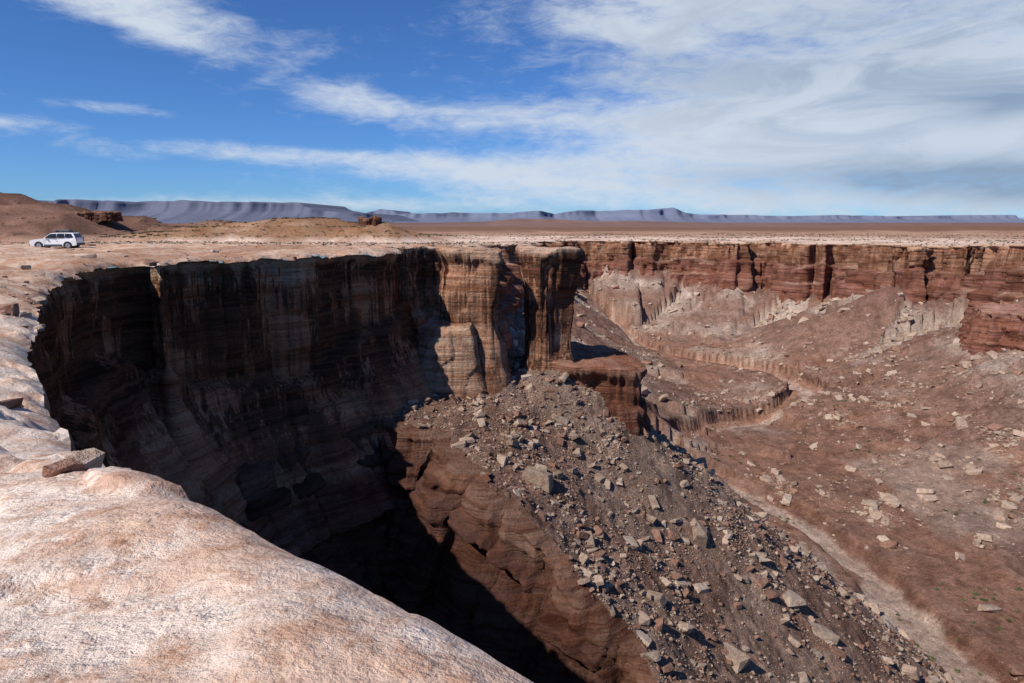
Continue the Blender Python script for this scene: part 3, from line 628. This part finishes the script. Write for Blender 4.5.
# ------------------------------------------------------------ car
def build_car(loc,rot):
    root=bpy.data.objects.new("parked_car",None); bpy.context.scene.collection.objects.link(root); root.location=loc; root.rotation_euler=(0,0,rot)
    white=mat_plain("white_paint",(.80,.81,.82),.3,.02,2); glass=mat_plain("dark_glass",(.02,.025,.03),.08,.1,2); rub=mat_plain("tyre_rubber",(.03,.03,.03),.9,.2,8)
    trim=mat_plain("black_trim",(.04,.04,.045),.6,.2,5); met=mat_plain("alloy_wheel",(.5,.5,.52),.35,.1,5,.8); redm=mat_plain("tail_lamp",(.4,.02,.02),.3,.1,5); lampm=mat_plain("head_lamp",(.75,.75,.7),.15,.1,5); bag=mat_plain("cargo_fabric",(.10,.11,.13),.8,.3,4)
    def add(name,bm,mat,bev=0,sm=False):
        me=bpy.data.meshes.new(name); bm.to_mesh(me); bm.free(); me.materials.append(mat)
        o=bpy.data.objects.new(name,me); bpy.context.scene.collection.objects.link(o); o.parent=root
        if bev:
            b=o.modifiers.new("b",'BEVEL'); b.width=bev; b.segments=3; b.limit_method='ANGLE'
        return o
    def hw(z): return .93-max(0,z-1.1)*.30
    prof=[(-2.28,.38),(-2.36,.62),(-2.28,.92),(-1.95,1.02),(-1.15,1.10),(-.98,1.14),(-.30,1.66),(.0,1.72),(1.7,1.74),(2.0,1.68),(2.24,1.16),(2.32,.95),(2.32,.42),(1.9,.34),(-1.9,.34)]
    def arch(cx): return [(cx+.46*math.cos(t),.36+.46*math.sin(t)) for t in np.linspace(0,math.pi,9)]
    prof=prof[:-2]+[(1.93,.34)]+arch(1.42)+[(.9,.34),(-.9,.34)]+arch(-1.45)+[(-1.96,.34)]
    bm=bmesh.new(); L=[bm.verts.new((x_,-hw(z_),z_)) for x_,z_ in prof];Rr=[bm.verts.new((x_,hw(z_),z_)) for x_,z_ in prof]
    bm.faces.new(L);bm.faces.new(Rr[::-1]); n=len(prof)
    for i_ in range(n): bm.faces.new((L[i_],Rr[i_],Rr[(i_+1)%n],L[(i_+1)%n]))
    bmesh.ops.recalc_face_normals(bm,faces=bm.faces); bmesh.ops.triangulate(bm,faces=[f for f in bm.faces if len(f.verts)>4]); add("body",bm,white)
    def panel(name,pts,mat):
        bm=bmesh.new()
        for sgn in (-1,1):
            vs=[bm.verts.new((x_,sgn*(hw(z_)+.008),z_)) for x_,z_ in pts]; bm.faces.new(vs)
        add(name,bm,mat)
    panel("front_side_window",[(-.82,1.18),(-.27,1.60),(.32,1.64),(.32,1.18)],glass)
    panel("rear_side_window",[(.40,1.18),(.40,1.64),(1.12,1.65),(1.12,1.18)],glass)
    panel("quarter_window",[(1.2,1.2),(1.2,1.65),(1.84,1.62),(2.06,1.2)],glass)
    panel("sill_trim",[(-.92,.36),(-.92,.50),(.88,.50),(.88,.36)],trim)
    def quad(name,p,mat):
        bm=bmesh.new(); bm.faces.new([bm.verts.new(q) for q in p]); add(name,bm,mat)
    quad("windshield",[(-.96,-.83,1.18),(-.96,.83,1.18),(-.34,.72,1.648),(-.34,-.72,1.648)],glass)
    quad("rear_window",[(2.245,-.80,1.2),(2.245,.80,1.2),(2.03,.70,1.64),(2.03,-.70,1.64)],glass)
    def box(name,c_,s_,mat,bev=.02):
        bm=bmesh.new(); bmesh.ops.create_cube(bm,size=1); bmesh.ops.scale(bm,vec=s_,verts=bm.verts); bmesh.ops.translate(bm,vec=c_,verts=bm.verts); return add(name,bm,mat,bev)
    box("front_bumper",(-2.35,0,.50),(.14,1.78,.22),trim,.04); box("rear_bumper",(2.34,0,.52),(.14,1.78,.22),trim,.04)
    box("grille",(-2.345,0,.78),(.06,1.0,.2),trim)
    for sy in (-1,1):
        box("head_lamp_unit",(-2.30,sy*.72,.80),(.12,.34,.18),lampm); box("tail_lamp_unit",(2.31,sy*.82,.98),(.06,.18,.36),redm)
        box("wing_mirror",(-.72,sy*1.0,1.2),(.12,.2,.15),white); box("roof_rail",(.75,sy*.62,1.80),(1.9,.04,.05),trim,.01)
        box("door_handle",(.25,sy*.94,.98),(.16,.03,.03),trim,.005)
    for cx in (.1,.8,1.4): box("rack_bar",(cx,0,1.83),(.05,1.3,.04),trim,.01)
    box("roof_cargo",(.95,0,1.95),(1.15,.95,.20),bag,.07); box("roof_cargo_roll",(.1,0,1.92),(.3,1.0,.14),bag,.06)
    for cx in (-1.45,1.42):
        for sy in (-1,1):
            for nm,r_,w_,m_,o_ in (("tyre",.37,.24,rub,.0),("wheel_rim",.23,.25,met,.008),("wheel_hub",.07,.27,trim,.012)):
                bm=bmesh.new(); bmesh.ops.create_cone(bm,cap_ends=True,segments=28,radius1=r_,radius2=r_,depth=w_,matrix=Matrix.Translation((cx,sy*(.80+o_),.37))@Matrix.Rotation(math.pi/2,4,'X')); add(nm,bm,m_,.02)
    box("underbody",(0,0,.40),(3.9,1.35,.3),trim,.05)
    return root
q=(xof(58,75),75.); ca_=math.radians(8)
wx=np.array([q[0]+a_*math.cos(ca_)-b_*math.sin(ca_) for a_ in (-1.45,1.42) for b_ in (-.8,.8)]);wy=np.array([q[1]+a_*math.sin(ca_)+b_*math.cos(ca_) for a_ in (-1.45,1.42) for b_ in (-.8,.8)])
cz=float(hplat(wx,wy,near(wx,wy)[0]).mean())
build_car((q[0],q[1],cz-.02),ca_); print("car at",q,cz)
# ------------------------------------------------------------ light & world
sund=Vector((-.57,-.43,.70)).normalized(); el=math.asin(sund.z); azs=math.atan2(sund.x,sund.y)
sl_=bpy.data.lights.new("sun",'SUN'); sl_.energy=5.0; sl_.angle=math.radians(.5); sl_.color=(1,.94,.86)
so=bpy.data.objects.new("sun",sl_); bpy.context.scene.collection.objects.link(so); so.rotation_euler=(-sund).to_track_quat('-Z','Y').to_euler()
w_=bpy.data.worlds.new("World"); bpy.context.scene.world=w_; w_.use_nodes=True; nt=w_.node_tree; nt.nodes.clear()
skt=N(nt,'ShaderNodeTexSky'); skt.sky_type='NISHITA'; skt.sun_disc=False; skt.sun_elevation=el; skt.sun_rotation=azs; skt.air_density=.9; skt.dust_density=.6; skt.ozone_density=3; skt.altitude=1400
g=N(nt,'ShaderNodeTexCoord').outputs['Generated']; sx=N(nt,'ShaderNodeSeparateXYZ'); nt.links.new(g,sx.inputs[0])
azn=mth(nt,'ARCTAN2',sx.outputs[0],sx.outputs[1]); eln=mth(nt,'ARCSINE',sx.outputs[2])
def blob(u,v,su,sv,tilt,amp):
    a0=math.atan((u-512)/F); e0=(V0-v)/F*.98
    da=mth(nt,'SUBTRACT',azn,a0); de=mth(nt,'SUBTRACT',eln,e0); de=mth(nt,'ADD',de,mth(nt,'MULTIPLY',da,tilt))
    q_=mth(nt,'ADD',mth(nt,'POWER',mth(nt,'ABSOLUTE',mth(nt,'DIVIDE',da,su/F)),2),mth(nt,'POWER',mth(nt,'ABSOLUTE',mth(nt,'DIVIDE',de,sv/F)),2))
    return mth(nt,'MULTIPLY',mth(nt,'EXPONENT',mth(nt,'MULTIPLY',q_,-1)),amp)
def addall(l):
    r=l[0]
    for q_ in l[1:]: r=mth(nt,'ADD',r,q_)
    return r
cb=N(nt,'ShaderNodeCombineXYZ'); nt.links.new(azn,cb.inputs[0]); nt.links.new(eln,cb.inputs[1])
cv=cb.outputs[0]
nA=noise(nt,mapn(nt,cv,(5,17,1),(0,0,-.12)),1.,9,.6,.9)
nB=noise(nt,mapn(nt,cv,(20,60,1),(0,0,-.2)),1.,8,.70,.5)
nC=noise(nt,mapn(nt,cv,(2.2,7,1),(0,0,.1)),1.,6,.55,.5)
bl=addall([blob(60,20,130,18,.14,.95),blob(150,48,140,20,.14,.85),blob(215,70,70,9,.2,.6),blob(265,12,60,9,.1,.6),blob(350,108,80,14,.08,.7),blob(490,122,150,14,.0,.6),
 blob(300,160,210,10,.02,.75),blob(480,178,180,14,.04,.7),blob(20,143,50,8,.0,.8),blob(125,127,70,6,.05,.7),blob(640,52,60,10,.2,.5),blob(408,10,20,10,.0,.4),
 blob(900,80,330,110,.0,1.15),blob(700,20,180,30,-.05,.7),blob(720,150,210,36,-.1,.8),blob(980,150,180,60,0,.8),blob(700,203,450,14,0,.5),blob(230,205,250,7,0,.5)])
nn_=mth(nt,'ADD',mth(nt,'MULTIPLY',nA,.55),mth(nt,'MULTIPLY',nB,.45))
dens_=mth(nt,'ADD',mth(nt,'MULTIPLY',mth(nt,'SUBTRACT',nn_,.5),2.5),mth(nt,'SUBTRACT',bl,.42))
cm=mr(nt,dens_,-.15,.92,0,.93)
gray=addall([blob(985,128,70,14,0,.9),blob(860,186,150,15,.05,.75),blob(850,60,120,40,0,.4),blob(1000,190,120,20,0,.6)])
gray=mth(nt,'MULTIPLY',gray,mr(nt,nC,.35,.62,.5,1.3))
gray=mth(nt,'ADD',gray,mth(nt,'MULTIPLY',mr(nt,nA,.40,.62,.10,.65),blob(900,80,300,100,0,1)))
gray=mth(nt,'MINIMUM',gray,1.)
SKS=.10
wc=mix(nt,gray,tuple(q_/SKS for q_ in (.66,.73,.82)),tuple(q_/SKS for q_ in (.28,.37,.50)))
skc=mix(nt,1.,skt.outputs[0],(.44,.74,1.15),'MULTIPLY')
fin=mix(nt,cm,skc,wc)
bg=N(nt,'ShaderNodeBackground'); bg.inputs['Strength'].default_value=SKS; nt.links.new(fin,bg.inputs[0])
ow=N(nt,'ShaderNodeOutputWorld'); nt.links.new(bg.outputs[0],ow.inputs[0])
sc_=bpy.context.scene; sc_.view_settings.view_transform='Standard'; sc_.view_settings.look='None'; sc_.view_settings.exposure=0
cam=bpy.data.cameras.new("camera"); cam.lens=24.01; cam.sensor_width=36; cam.clip_start=.1; cam.clip_end=80000
co=bpy.data.objects.new("camera",cam); bpy.context.scene.collection.objects.link(co); co.location=(0,0,H); co.rotation_euler=(math.pi/2-PITCH,0,0); sc_.camera=co
print("done",time.time()-T0)
